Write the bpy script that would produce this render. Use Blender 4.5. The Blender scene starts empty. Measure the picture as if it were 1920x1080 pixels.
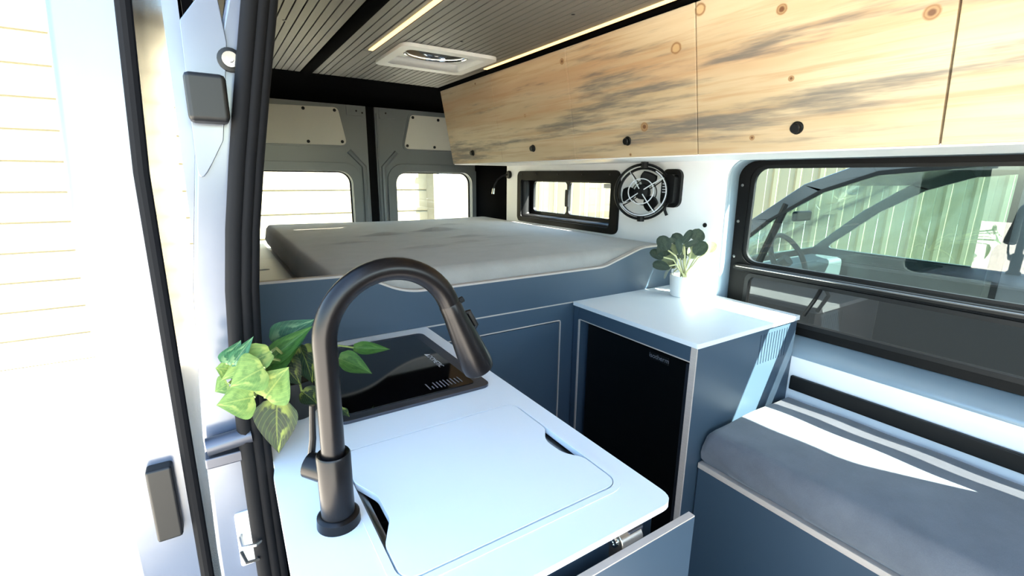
import bpy, bmesh, math, random
from mathutils import Vector, Matrix
from mathutils.geometry import tessellate_polygon
random.seed(7)
# ---------------------------------------------------------------- units
# every coordinate below is written in u: 1 u = 0.48 m, origin at the photographer's eye,
# x across the van (door side -> far side), y towards the rear doors, z up
S = 0.48; EYE = 1.38
def W(p): return Vector((p[0]*S, p[1]*S, p[2]*S + EYE))
FL = -2.875            # van floor
GR = -4.0              # ground outside
scn = bpy.context.scene
COL = scn.collection
# ---------------------------------------------------------------- camera
cd = bpy.data.cameras.new('camera'); cam = bpy.data.objects.new('camera', cd); COL.objects.link(cam)
cd.sensor_width = 36; cd.lens = 874.62/1920*36; cd.clip_start = .01; cd.clip_end = 500
r = Vector((0.8423677, -0.5388169, 0.0096450)); up = Vector((0.1170090, 0.2003397, 0.9727142)); f = Vector((0.5260471, 0.8182545, -0.2318062))
m = Matrix((r, up, -f)).transposed().to_4x4(); m.translation = W((0, 0, 0)); cam.matrix_world = m
scn.camera = cam
# ---------------------------------------------------------------- sky, sun, exposure
SUN = Vector((-1, 1.75, -1.95)).normalized()
wd = bpy.data.worlds.new('sky'); scn.world = wd; wd.use_nodes = True
nt = wd.node_tree; bg = nt.nodes['Background']
sky = nt.nodes.new('ShaderNodeTexSky'); sky.sky_type = 'NISHITA'; sky.sun_disc = False
sky.sun_elevation = math.radians(44); sky.sun_rotation = math.atan2(-SUN.x, -SUN.y); sky.air_density = 1.0; sky.dust_density = 1.2; sky.ozone_density = 1.0
wb = nt.nodes.new('ShaderNodeMix'); wb.data_type = 'RGBA'; wb.blend_type = 'MULTIPLY'; wb.inputs[0].default_value = 1; wb.inputs[7].default_value = (.97, 1.10, 1.06, 1)
nt.links.new(sky.outputs[0], wb.inputs[6]); nt.links.new(wb.outputs[2], bg.inputs[0]); bg.inputs[1].default_value = 0.33
sd = bpy.data.lights.new('sun', 'SUN'); sd.energy = 24.0; sd.angle = .009; sd.color = (1, .95, .86)
so = bpy.data.objects.new('sun', sd); COL.objects.link(so); so.rotation_euler = SUN.to_track_quat('-Z', 'Y').to_euler(); so.location = (0, -5, 12)
scn.view_settings.view_transform = 'Standard'; scn.view_settings.look = 'None'
scn.view_settings.exposure = 2.28; scn.view_settings.gamma = 1; scn.view_settings.use_curve_mapping = False

# ---------------------------------------------------------------- materials
def lin(c):
    if isinstance(c, str): c = [int(c[i:i+2], 16)/255 for i in (0, 2, 4)]
    return tuple((x/12.92 if x <= .04045 else ((x+.055)/1.055)**2.4) for x in c) + (1,)
class NT:
    def __init__(s, name):
        s.m = bpy.data.materials.new(name); s.m.use_nodes = True; s.t = s.m.node_tree
        s.b = s.t.nodes['Principled BSDF']; s.out = s.t.nodes['Material Output']
    def n(s, typ, **kw):
        o = s.t.nodes.new(typ)
        for k, v in kw.items(): setattr(o, k, v)
        return o
    def l(s, a, b): s.t.links.new(a, b)
    def val(s, sock, v):
        if hasattr(v, 'links') or hasattr(v, 'is_linked'): s.l(v, sock)
        else: sock.default_value = v
    def math(s, op, a, b=0, c=None):
        o = s.n('ShaderNodeMath', operation=op); s.val(o.inputs[0], a); s.val(o.inputs[1], b)
        if c is not None: s.val(o.inputs[2], c)
        return o.outputs[0]
    def mix(s, f, a, b):
        o = s.n('ShaderNodeMix', data_type='RGBA'); s.val(o.inputs[0], f); s.val(o.inputs[6], a); s.val(o.inputs[7], b); return o.outputs[2]
    def ramp(s, f, a, b):
        o = s.n('ShaderNodeMapRange'); o.interpolation_type = 'SMOOTHSTEP'; s.val(o.inputs[0], f); o.inputs[1].default_value = a; o.inputs[2].default_value = b; return o.outputs[0]
    def noise(s, vec, scale, detail=3, rough=.5):
        o = s.n('ShaderNodeTexNoise'); o.inputs['Scale'].default_value = scale; o.inputs['Detail'].default_value = detail; o.inputs['Roughness'].default_value = rough
        if vec is not None: s.l(vec, o.inputs['Vector'])
        return o.outputs[0]
    def pos(s, scale=(1, 1, 1), rot=(0, 0, 0), loc=(0, 0, 0)):
        g = s.n('ShaderNodeTexCoord'); mp = s.n('ShaderNodeMapping'); s.l(g.outputs['Object'], mp.inputs[0])
        mp.inputs['Scale'].default_value = scale; mp.inputs['Rotation'].default_value = rot; mp.inputs['Location'].default_value = loc
        return mp.outputs[0]
    def bump(s, h, strength=.2, dist=.002):
        o = s.n('ShaderNodeBump'); o.inputs['Strength'].default_value = strength; o.inputs['Distance'].default_value = dist; s.l(h, o.inputs['Height']); s.l(o.outputs[0], s.b.inputs['Normal'])
def mat(name, col, rough=.5, metal=0, spec=.5, var=.0, nscale=30, bump=0, bdist=.002, coat=0, scl=(1, 1, 1)):
    t = NT(name); b = t.b
    b.inputs['Roughness'].default_value = rough; b.inputs['Metallic'].default_value = metal; b.inputs['Specular IOR Level'].default_value = spec
    b.inputs['Coat Weight'].default_value = coat; b.inputs['Coat Roughness'].default_value = .22
    c = lin(col)
    if var or bump:
        nz = t.noise(t.pos(scl), nscale)
        if var:
            d = tuple(x*(1-var) for x in c[:3])+(1,); e = tuple(min(1, x*(1+var)) for x in c[:3])+(1,)
            t.l(t.mix(nz, d, e), b.inputs['Base Color'])
        else: b.inputs['Base Color'].default_value = c
        if bump: t.bump(nz, bump, bdist)
    else: b.inputs['Base Color'].default_value = c
    return t.m
def emit(name, col, st):
    t = NT(name); t.b.inputs['Base Color'].default_value = lin(col); t.b.inputs['Emission Color'].default_value = lin(col); t.b.inputs['Emission Strength'].default_value = st; return t.m
def glass(name, tint, refl=.08, rough=0.0):
    t = NT(name); tr = t.n('ShaderNodeBsdfTransparent'); tr.inputs[0].default_value = tint
    g = t.n('ShaderNodeBsdfGlossy'); g.inputs['Roughness'].default_value = rough
    mx = t.n('ShaderNodeMixShader'); fr = t.n('ShaderNodeLayerWeight'); fr.inputs['Blend'].default_value = .5
    t.val(mx.inputs[0], t.math('MULTIPLY_ADD', t.math('POWER', fr.outputs['Facing'], 5), .7, refl)); t.l(tr.outputs[0], mx.inputs[1]); t.l(g.outputs[0], mx.inputs[2]); t.l(mx.outputs[0], t.out.inputs[0]); return t.m
M = {}
M['white_wall'] = mat('white_wall_board', 'f3f4f6', .45, var=.02, nscale=8)
M['counter'] = mat('white_laminate', 'dfe4ea', .42, var=.015, nscale=6)
M['blue'] = mat('slate_blue_laminate', '3b4c5c', .42, var=.05, nscale=4, bump=.04, bdist=.001)
M['ply'] = mat('plywood_edge', 'b9aea6', .6, var=.14, nscale=40, scl=(1, 1, 12))
M['ceil'] = mat('taupe_ceiling_slat', '6f6b64', .5, var=.06, nscale=9)
M['black'] = mat('matt_black', '060607', .6, spec=.2)
M['felt'] = mat('black_felt', '020203', 1, spec=.03, var=.2, nscale=120)
M['blackplastic'] = mat('black_plastic', '0c0c0d', .45, spec=.32, var=.05, nscale=20)
M['rubber'] = mat('charcoal_rubber', '0a0a0d', .75, spec=.14, var=.15, nscale=14, bump=.1)
M['paint'] = mat('grey_van_paint', '73787b', .38, coat=.12, var=.03, nscale=5, bump=.08, bdist=.004)
M['paint_out'] = mat('pale_grey_blue_van_paint', '4f5666', .2, coat=1, var=.04, nscale=3, bump=.35, bdist=.012)
M['jamb'] = mat('window_jamb_paint', '8496a3', .3, coat=.6, var=.05, nscale=5, bump=.12, bdist=.004)
M['cream'] = mat('cream_board', 'dad6cb', .5, var=.03, nscale=6)
M['screw'] = mat('black_screw_head', '0b0b0c', .35, metal=.3)
M['glossblack'] = mat('black_glass', '06070a', .06, spec=.6)
M['fridge'] = mat('fridge_black', '050506', .35, spec=.3)
M['bezel'] = mat('grey_bezel_metal', '4a4c55', .3, metal=.7)
M['faucet'] = mat('graphite_faucet_finish', '151213', .32, metal=.55, var=.05, nscale=30)
M['steel'] = mat('brushed_steel', '9a9692', .3, metal=1, var=.06, nscale=60, scl=(1, 1, 8))
M['chrome'] = mat('chrome', 'd8d6d2', .1, metal=1)
M['led'] = emit('warm_led', 'ffcf80', .55)
M['print'] = mat('pale_print_and_gleam', 'c9cbd2', .5)  # print, and the bright reflections painted on the fan's front guard
M['dimprint'] = mat('dim_grey_print', '70727a', .5)
M['pot'] = mat('white_ceramic', 'ecebe8', .4)
M['darkpot'] = mat('dark_pot', '17181a', .5)
M['soil'] = mat('soil', '2a221b', .95, var=.4, nscale=90)
M['stem'] = mat('green_stem', '7d8a4a', .6)
M['palestem'] = mat('pale_stem', 'b6b586', .6)
M['concrete'] = mat('concrete', 'b3ada2', .85, var=.1, nscale=3)
M['vanfloor'] = mat('dark_vinyl_floor', '4a4744', .5, var=.1, nscale=12)
M['render'] = mat('cream_render', '746d58', .8, var=.04, nscale=2)
M['fence'] = mat('cream_steel_sheet', '857f68', .5, var=.03, nscale=4)
M['galv'] = mat('galvanised_grey', '9ba3a8', .5, metal=.3)
M['othervan'] = mat('neighbour_van_grey_paint', '454b50', .25, coat=.8)
M['dark_trim'] = mat('dark_van_trim', '101214', .55, spec=.3)
M['dash'] = mat('dashboard_grey', '4a5055', .6)
M['glass'] = glass('clear_glass', (.93, .96, .95, 1), .05)
M['tint'] = glass('tinted_glass', (.74, .8, .78, 1), .06)
M['vanglass'] = glass('neighbour_van_glass', (.84, .92, .9, 1), .06)
M['privacy'] = glass('smoked_glass', (.42, .43, .42, 1), .06)
M['lens'] = glass('smoky_dome_plastic', (.62, .6, .55, 1), .3, .08)
_t = NT('frosted_lid'); _d = _t.n('ShaderNodeBsdfTranslucent'); _d.inputs[0].default_value = (.5, .5, .48, 1); _t.l(_d.outputs[0], _t.out.inputs[0]); M['frosted'] = _t.m
M['ochre'] = mat('dry_straw', 'b99a52', .9, var=.2, nscale=10)
# grey fabric with soft mottling
def fabric(name, c1, c2):
    t = NT(name); p = t.pos(); a = t.noise(p, 9, 5, .65); b = t.noise(p, 420, 2)
    t.l(t.mix(t.math('ADD', t.math('MULTIPLY', a, .75), t.math('MULTIPLY', b, .3)), lin(c1), lin(c2)), t.b.inputs['Base Color'])
    t.b.inputs['Roughness'].default_value = .92; t.b.inputs['Specular IOR Level'].default_value = .15; t.b.inputs['Sheen Weight'].default_value = .25
    t.bump(b, .25, .0015); return t.m
M['mattress'] = fabric('grey_mattress_cloth', '8b8782', 'aca8a4')
M['cushion'] = fabric('slate_cushion_cloth', '4d525a', '757a83')
# blue-stained pine
def pine():
    t = NT('blue_stained_pine'); g = t.n('ShaderNodeNewGeometry')
    def mp(scale, rot=0, loc=(0, 0, 0)):
        o = t.n('ShaderNodeMapping'); t.l(g.outputs['Position'], o.inputs[0]); o.inputs['Scale'].default_value = scale; o.inputs['Rotation'].default_value = (rot, 0, 0); o.inputs['Location'].default_value = loc; return o.outputs[0]
    RX = -.13
    fine = t.noise(mp((1, 2.2, 60), RX), 1.0, 5, .6)
    broad = t.noise(mp((1, .9, 7), RX, (0, 3, 1)), 1.0, 4, .6)
    streak = t.noise(mp((1, 1.1, 10), RX, (2, 5.3, 2)), 1.0, 6, .62)
    wisp = t.noise(mp((1, 3.0, 45), RX, (0, 1, 0)), 1.0, 4, .65)
    base = t.mix(t.ramp(broad, .3, .7), lin('d0bfa2'), lin('b49d7c'))
    base = t.mix(t.math('MULTIPLY', t.ramp(fine, .46, .70), .55), base, lin('a98560'))
    base = t.mix(t.math('MULTIPLY', t.ramp(t.noise(mp((1, .7, 9), RX, (0, 8, 3)), 1, 3), .5, .68), .55), base, lin('b98f6a'))
    sx = t.n('ShaderNodeSeparateXYZ'); t.l(g.outputs['Position'], sx.inputs[0])
    # bands: height along the door minus a gentle slope
    h = t.math('ADD', sx.outputs[2], t.math('MULTIPLY', sx.outputs[1], .13))
    def band(c, w): return t.math('MAXIMUM', t.math('SUBTRACT', 1, t.math('DIVIDE', t.math('ABSOLUTE', t.math('SUBTRACT', h, c)), w)), 0)
    bands = t.math('ADD', band(1.83, .10), t.math('MULTIPLY', band(1.665, .065), .9))
    st = t.math('ADD', t.math('ADD', t.math('MULTIPLY', streak, .95), t.math('MULTIPLY', wisp, .55)), t.math('MULTIPLY', bands, .17))
    col = t.mix(t.math('MULTIPLY', t.ramp(st, .81, 1.03), .88), base, lin('65625f'))
    # knots at their places on the boards (y, z in metres)
    for y, z, rad, dark in KNOTS:
        dy = t.math('SUBTRACT', sx.outputs[1], y); dz = t.math('SUBTRACT', sx.outputs[2], z)
        d = t.math('POWER', t.math('ADD', t.math('POWER', t.math('ABSOLUTE', dy), 2), t.math('MULTIPLY', t.math('POWER', t.math('ABSOLUTE', dz), 2), 1.25)), .5)
        d = t.math('ADD', d, t.math('MULTIPLY', t.math('SUBTRACT', fine, .5), rad*.5))
        core = t.ramp(d, rad*1.15, rad*.75); ring = t.math('MULTIPLY', t.ramp(d, rad*.5, rad*.9), core)
        col = t.mix(t.math('MULTIPLY', core, .55), col, lin('c09a66'))
        col = t.mix(t.math('MULTIPLY', ring, .9), col, lin('7a522f'))
        if dark: col = t.mix(t.math('MULTIPLY', t.ramp(d, rad*.8, rad*.3), .9), col, lin('5a3219'))
    t.l(col, t.b.inputs['Base Color']); t.b.inputs['Roughness'].default_value = .5; t.bump(fine, .08, .001); return t.m
def kz(y, z, r_, d): return (y*S, z*S+EYE, r_, d)
KNOTS = [kz(2.219, .824, .020, 0), kz(2.518, .366, .017, 1), kz(3.38, .952, .013, 1), kz(2.036, .998, .018, 0), kz(1.542, .874, .014, 1), kz(1.477, .532, .008, 1), kz(1.691, .242, .008, 1), kz(4.908, 1.0, .007, 1), kz(4.026, .586, .008, 0), kz(2.671, .176, .006, 1), kz(.9, .7, .016, 1), kz(.3, .3, .014, 1)]
M['pine'] = pine()
def leafmat(name, c1, c2, c3, amt=.5, rib=.35):
    t = NT(name); uv = t.n('ShaderNodeTexCoord'); mp = t.n('ShaderNodeMapping'); t.l(uv.outputs['UV'], mp.inputs[0]); mp.inputs['Scale'].default_value = (3.2, 4.2, 1); mp.inputs['Rotation'].default_value = (0, 0, .5)
    ob = t.n('ShaderNodeObjectInfo'); ad = t.n('ShaderNodeVectorMath', operation='ADD'); t.l(mp.outputs[0], ad.inputs[0]); t.l(ob.outputs['Location'], ad.inputs[1])
    sx = t.n('ShaderNodeSeparateXYZ'); t.l(uv.outputs['UV'], sx.inputs[0])
    across = t.math('ABSOLUTE', t.math('SUBTRACT', sx.outputs[1], .5))
    nz = t.noise(ad.outputs[0], 1.0, 4, .6); nb = t.noise(ad.outputs[0], .7, 3)
    col = t.mix(t.ramp(nz, .35, .65), lin(c1), lin(c2))
    patch = t.math('MULTIPLY', t.ramp(nb, .54, .62), t.ramp(across, .42, .15))
    col = t.mix(t.math('MULTIPLY', patch, amt), col, lin(c3))
    vein = t.math('SINE', t.math('MULTIPLY', t.math('SUBTRACT', sx.outputs[0], t.math('MULTIPLY', across, .9)), 55))
    col = t.mix(t.math('MULTIPLY', t.ramp(vein, .75, 1), .14), col, lin(c3))
    col = t.mix(t.math('MULTIPLY', t.ramp(across, .03, .008), rib), col, lin(c3))
    t.l(col, t.b.inputs['Base Color']); t.b.inputs['Roughness'].default_value = .45; t.b.inputs['Specular IOR Level'].default_value = .22
    tr = t.n('ShaderNodeBsdfTranslucent'); t.l(col, tr.inputs[0]); mx = t.n('ShaderNodeMixShader'); mx.inputs[0].default_value = .3
    t.l(t.b.outputs[0], mx.inputs[1]); t.l(tr.outputs[0], mx.inputs[2]); t.l(mx.outputs[0], t.out.inputs[0]); return t.m
M['leaf_lime'] = leafmat('lime_variegated_leaf', '577038', '708846', 'a3a85a', .6)
M['leaf_mid'] = leafmat('mid_green_leaf', '33592a', '456e34', '6f8f4c', .4)
M['leaf_dark'] = leafmat('dark_green_leaf', '0f1f14', '1a2e1a', '7f8c3a', .6)
M['leaf_blue'] = leafmat('blue_green_leaf', '29503a', '3c6a4c', '86a377', .6)
M['euc'] = leafmat('eucalyptus_leaf', '333f37', '424e44', '5c6755', .3, .1)
M['euc_pale'] = leafmat('pale_eucalyptus_leaf', '737c5c', '868d6c', '969a78', .3, .1)

# ---------------------------------------------------------------- mesh helpers
class MB:
    def __init__(s): s.v = []; s.f = []
    def add(s, vs, fs):
        o = len(s.v); s.v += [tuple(v) for v in vs]; s.f += [tuple(i+o for i in q) for q in fs]; return s
    def box(s, x0, x1, y0, y1, z0, z1):
        v = [(x, y, z) for z in (z0, z1) for y in (y0, y1) for x in (x0, x1)]
        return s.add(v, [(0, 2, 3, 1), (4, 5, 7, 6), (0, 1, 5, 4), (2, 6, 7, 3), (0, 4, 6, 2), (1, 3, 7, 5)])
    def hexa(s, b, t):                 # two quads of four points
        return s.add(list(b)+list(t), [(3, 2, 1, 0), (4, 5, 6, 7), (0, 1, 5, 4), (1, 2, 6, 5), (2, 3, 7, 6), (3, 0, 4, 7)])
    def plate(s, out, holes, org, e1, e2, n):   # flat board with holes; n = thickness vector
        org, e1, e2, n = Vector(org), Vector(e1), Vector(e2), Vector(n)
        loops = [out]+list(holes); pts = [p for l in loops for p in l]
        def ar(l): return abs(sum(l[i][0]*l[(i+1) % len(l)][1]-l[(i+1) % len(l)][0]*l[i][1] for i in range(len(l))))/2
        want = ar(out)-sum(ar(l) for l in holes)
        for ang in (0, .37, .83, 1.21, 2.02, 2.6):     # retry turned when the fill misses a patch
            ca, sa = math.cos(ang), math.sin(ang)
            tri = tessellate_polygon([[Vector((p[0]*ca-p[1]*sa, p[0]*sa+p[1]*ca, 0)) for p in l] for l in loops])
            got = sum(ar([pts[i] for i in t]) for t in tri)
            if abs(got-want) < .002*want+1e-7: break
        else: print('fill', got, want)
        a = [org+e1*p[0]+e2*p[1] for p in pts]; N = len(a); fs = []
        sgn = e1.cross(e2).dot(n)
        for t in tri:
            p0, p1, p2 = [Vector((pts[i][0], pts[i][1], 0)) for i in t]
            c = (p1-p0).cross(p2-p0).z
            if abs(c) < 1e-12: continue
            if c*sgn < 0: t = t[::-1]
            fs.append((t[0]+N, t[1]+N, t[2]+N)); fs.append((t[2], t[1], t[0]))
        o = 0
        for l in loops:
            k = len(l); area = sum(l[i][0]*l[(i+1) % k][1]-l[(i+1) % k][0]*l[i][1] for i in range(k))
            for i in range(k):
                j = (i+1) % k; q = (o+i, o+j, o+j+N, o+i+N)
                if (area*sgn > 0) == (l is not out): q = q[::-1]
                fs.append(q)
            o += k
        return s.add(a+[p+n for p in a], fs)
    def tube(s, path, rad, seg=12, cap=True, flat=1.0, up=None):
        P = [Vector(p) for p in path]; n = len(P)
        rad = rad if isinstance(rad, (list, tuple)) else [rad]*n
        t0 = (P[1]-P[0]).normalized(); u = Vector(up) if up else (Vector((0, 0, 1)) if abs(t0.z) < .9 else Vector((1, 0, 0)))
        u = (u-t0*u.dot(t0)).normalized(); vs = []; fs = []
        for i in range(n):
            t = (P[min(i+1, n-1)]-P[max(i-1, 0)]).normalized(); u = (u-t*u.dot(t)).normalized(); w = t.cross(u)
            for k in range(seg):
                a = 2*math.pi*k/seg; vs.append(P[i]+(u*math.cos(a)+w*math.sin(a)*flat)*rad[i])
        for i in range(n-1):
            for k in range(seg):
                k2 = (k+1) % seg; fs.append((i*seg+k, i*seg+k2, (i+1)*seg+k2, (i+1)*seg+k))
        if cap: fs.append(tuple(range(seg))[::-1]); fs.append(tuple(range((n-1)*seg, n*seg)))
        return s.add(vs, fs)
    def lathe(s, c, axis, prof, seg=24, ref=None):    # prof: (distance along axis, radius)
        c = Vector(c); ax = Vector(axis).normalized(); u = Vector(ref) if ref else (Vector((0, 0, 1)) if abs(ax.z) < .9 else Vector((1, 0, 0))); u = (u-ax*u.dot(ax)).normalized(); w = ax.cross(u); vs = []; fs = []
        for h, rr in prof:
            for k in range(seg):
                a = 2*math.pi*k/seg; vs.append(c+ax*h+(u*math.cos(a)+w*math.sin(a))*max(rr, 1e-5))
        for i in range(len(prof)-1):
            for k in range(seg):
                k2 = (k+1) % seg; fs.append((i*seg+k, i*seg+k2, (i+1)*seg+k2, (i+1)*seg+k))
        fs.append(tuple(range(seg))[::-1]); fs.append(tuple(range((len(prof)-1)*seg, len(prof)*seg)))
        return s.add(vs, fs)
    def torus(s, c, axis, R_, rr, seg=40, n=8, a0=0, a1=2*math.pi, ref=None, flat=1.0):
        c = Vector(c); ax = Vector(axis).normalized(); u = Vector(ref or (0, 0, 1)); u = (u-ax*u.dot(ax)).normalized(); w = ax.cross(u); vs = []; fs = []
        full = abs(a1-a0-2*math.pi) < 1e-6; cnt = seg if full else seg+1
        for i in range(cnt):
            a = a0+(a1-a0)*i/seg; d = u*math.cos(a)+w*math.sin(a)
            for k in range(n):
                b = 2*math.pi*k/n; vs.append(c+d*(R_+rr*math.cos(b))+ax*rr*flat*math.sin(b))
        for i in range(seg):
            j = (i+1) % cnt
            for k in range(n):
                k2 = (k+1) % n; fs.append((i*n+k, j*n+k, j*n+k2, i*n+k2))
        if not full: fs.append(tuple(range(n))); fs.append(tuple(range((cnt-1)*n, cnt*n))[::-1])
        return s.add(vs, fs)
    def build(s, name, mt, parent=None, bev=0, smooth=35, seg=2):
        me = bpy.data.meshes.new(name)
        o = bpy.data.objects.new(name, me); COL.objects.link(o)
        wv = [W(p) for p in s.v]
        if parent is not None:
            o.parent = parent; base = PW[parent.name]
        else:
            xs, ys, zs = zip(*wv); base = Vector(((min(xs)+max(xs))/2, (min(ys)+max(ys))/2, min(zs))); o.location = base
        PW[o.name] = base
        me.from_pydata([p-base for p in wv], [], s.f); me.update()
        bm = bmesh.new(); bm.from_mesh(me); bmesh.ops.recalc_face_normals(bm, faces=bm.faces); bm.to_mesh(me); bm.free()
        me.materials.append(M[mt] if isinstance(mt, str) else mt)
        if smooth:
            me.shade_smooth(); me.set_sharp_from_angle(angle=math.radians(smooth))
        if bev:
            md = o.modifiers.new('bevel', 'BEVEL'); md.width = bev*S; md.segments = seg; md.limit_method = 'ANGLE'; md.angle_limit = math.radians(50); md.harden_normals = True
        return o
PW = {}
def rr(x0, x1, y0, y1, rad=.03, seg=6):   # rounded rectangle; rad may be four radii (x0y0, x1y0, x1y1, x0y1)
    R4 = rad if isinstance(rad, (list, tuple)) else [rad]*4; out = []
    for (cx, cy, a), q in zip(((x0, y0, 180), (x1, y0, 270), (x1, y1, 0), (x0, y1, 90)), R4):
        if q <= 0: out.append((cx, cy)); continue
        px = cx+q if cx == x0 else cx-q; py = cy+q if cy == y0 else cy-q
        for i in range(seg+1):
            b = math.radians(a+90*i/seg); out.append((px+q*math.cos(b), py+q*math.sin(b)))
    return out
def rp(pts, rad, seg=6):                  # polygon with rounded corners
    out = []; n = len(pts)
    for i in range(n):
        p = Vector(pts[i]); a = (Vector(pts[i-1])-p); b = (Vector(pts[(i+1) % n])-p)
        q = rad[i] if isinstance(rad, (list, tuple)) else rad
        if q <= 0: out.append(tuple(p)); continue
        ang = a.angle(b); d = min(q/math.tan(ang/2), a.length*.49, b.length*.49)
        p0 = p+a.normalized()*d; p2 = p+b.normalized()*d
        for k in range(seg+1):
            t = k/seg; out.append(tuple(p0*(1-t)**2+p*2*t*(1-t)+p2*t*t))
    return out
X_, Y_, Z_ = (1, 0, 0), (0, 1, 0), (0, 0, 1)
def tag(o, label=None, cat=None, group=None, kind=None):
    for k, v in (('label', label), ('category', cat), ('group', group), ('kind', kind)):
        if v: o[k] = v
    return o
def thing(name, label, cat, base, group=None, kind=None):
    o = bpy.data.objects.new(name, None); COL.objects.link(o); o.empty_display_size = .05
    o.location = W(base); PW[o.name] = W(base); return tag(o, label, cat, group, kind)
def struct(name, mb, mt, label=None, **kw):
    return tag(mb.build(name, mt, **kw), label, None, None, 'structure')
def text(name, body, size, mt, parent, org, e1, e2, depth=.001):
    cu = bpy.data.curves.new(name, 'FONT'); cu.body = body; cu.size = 1; cu.align_x = 'CENTER'; cu.align_y = 'CENTER'
    to = bpy.data.objects.new(name+'_tmp', cu); COL.objects.link(to); bpy.context.view_layer.update()
    me = to.evaluated_get(bpy.context.evaluated_depsgraph_get()).to_mesh()
    vs = [tuple(v.co) for v in me.vertices]; fs = [tuple(p.vertices) for p in me.polygons]; to.to_mesh_clear(); bpy.data.objects.remove(to); bpy.data.curves.remove(cu)
    mb = MB(); o = Vector(org); e1, e2 = Vector(e1), Vector(e2)
    mb.add([o+e1*v[0]*size+e2*v[1]*size for v in vs], fs); return mb.build(name, mt, parent, smooth=0)
def screws(parent, pts, axis, rad=.016, h=.01, name='screw', mt='screw'):
    for p in pts: MB().lathe(p, axis, [(0, rad), (h*.6, rad), (h, rad*.6)], 10).build(name, mt, parent)

# ================================================================ SETTING
struct('floor', MB().box(.0, 3.8, -3.5, 7.0, FL-.06, FL), 'vanfloor', 'dark vinyl floor of the camper van')
# far side wall of white board, with two window cut-outs
WX = 3.671
hole1 = rr(3.68, 5.50, -.56, .04, .06); hole2 = rr(-.62, 2.40, -1.33, .165, [.05, .12, .16, .16], 8)
hole2 = [(y-.03*(z < -.5)*min(1, (-.5-z)), z) for y, z in hole2]
wr = struct('wall_right', MB().plate([(-3.5, FL), (5.88, FL), (5.88, 1.12), (-3.5, 1.12)], [hole1, hole2], (WX, 0, 0), Y_, Z_, (.04, 0, 0)), 'white_wall', 'white lining board on the far side wall around the windows', bev=.006)
screws(wr, [(WX-.008, 2.56, -.398)], (-1, 0, 0), .02, .012, 'trim_button')
# outer skin of the van behind it
struct('wall_right_skin', MB().plate([(-3.5, -3.6), (7.0, -3.6), (7.0, 1.2), (-3.5, 1.2)], [rr(3.74, 5.46, -.52, .0, .06), rr(-.58, 2.33, -1.16, .13, .1)], (3.84, 0, 0), Y_, Z_, (.05, 0, 0)), 'paint', 'grey outer body side of the van')
# painted sheet-metal reveal between lining and big window
a = hole2; b = [(-.60+(y+.62)*(2.37+.60)/(2.40+.62), (z+1.33)*(.15+1.19)/(.165+1.33)-1.19) for y, z in hole2]
mb = MB(); n = len(a); vs = [(WX+.005, y, z) for y, z in a]+[(WX+.05, (y*.75+y2*.25), (z*.75+z2*.25)) for (y, z), (y2, z2) in zip(a, b)]+[(3.80, y, z) for y, z in b]
mb.add(vs, [(k*n+i, k*n+(i+1) % n, (k+1)*n+(i+1) % n, (k+1)*n+i) for k in (0, 1) for i in range(n)])
tr = struct('trim_1', mb, 'jamb', 'blue grey painted metal reveal around the large side window', smooth=50)
md = tr.modifiers.new('solid', 'SOLIDIFY'); md.thickness = .006; md.offset = 0
# black felt lining in the rear corner and over the doors
struct('wall_back', MB().box(3.70, 3.80, 5.885, 6.98, FL, 1.1), 'felt', 'black felt lining of the rear corner beside the white wall')
mb = MB(); mb.hexa([(0, 5.70, 1.055), (3.8, 5.70, 1.055), (3.8, 6.92, .93), (0, 6.92, .93)], [(0, 5.70, 1.16), (3.8, 5.70, 1.16), (3.8, 6.92, 1.16), (0, 6.92, 1.16)])
struct('trim_2', mb, 'felt', 'black felt header over the rear doors')
struct('wall_left', MB().plate([(1.78, FL), (7.0, FL), (7.0, 1.1), (1.78, 1.1)], [], (0, 0, 0), Y_, Z_, (.03, 0, 0)), 'felt', 'inner lining of the door side wall behind the seal')
struct('wall_left_skin', MB().hexa([(-.10, 1.80, -3.6), (-.10, 7.0, -3.6), (-.06, 7.0, -3.6), (-.06, 1.80, -3.6)], [(-.04, 1.80, 1.15), (-.04, 7.0, 1.15), (0, 7.0, 1.15), (0, 1.80, 1.15)]), 'paint_out', 'pale outer body side behind the door opening')
struct('wall_front', MB().box(-.1, 3.8, -3.56, -3.5, FL, .1), 'felt', 'unseen partial wall at the front of the van, added to limit the light coming in')  # out of view, added to limit light entering from the front
struct('wall_left_front', MB().box(-.08, .02, -3.5, -1.1, -3.6, 1.15), 'paint_out', 'body side ahead of the door opening')
# roof and ceiling of grooved slats
vh = rr(1.53, 2.33, 4.03, 4.70, .06)
struct('roof', MB().plate([(-.1, -3.5), (3.85, -3.5), (3.85, 7), (-.1, 7)], [vh], (0, 0, 1.30), X_, Y_, (0, 0, .05)), 'paint', 'metal roof skin over the ceiling')
ceil = struct('ceiling', MB().plate([(.02, -3.5), (3.8, -3.5), (3.8, 5.74), (.02, 5.74)], [vh], (0, 0, 1.078), X_, Y_, (0, 0, .02)), 'black', 'grooved taupe slat ceiling of the van', smooth=0)
SP = .0617; pm = {}
def slat(x, y0, y1):
    key = (round(y0, 2), round(y1, 2)); w = SP-.0095
    if key not in pm:
        o = MB().box(x, x+w, y0, y1, 1.06, 1.079).build('slat', 'ceil', ceil, smooth=0); pm[key] = (o, x); return
    o0, x0 = pm[key]; o = o0.copy(); COL.objects.link(o); o.parent = ceil; o.location = o0.location+Vector(((x-x0)*S, 0, 0))
xs = [.055+SP*i for i in range(15)]+[1.096+SP*i for i in range(3)]+[1.375+SP*i for i in range(18)]
for x in xs:
    if x+SP > 1.53 and x < 2.33: slat(x, -3.0, 4.02); slat(x, 4.71, 5.72)
    else: slat(x, -3.0, 5.72)
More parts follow.
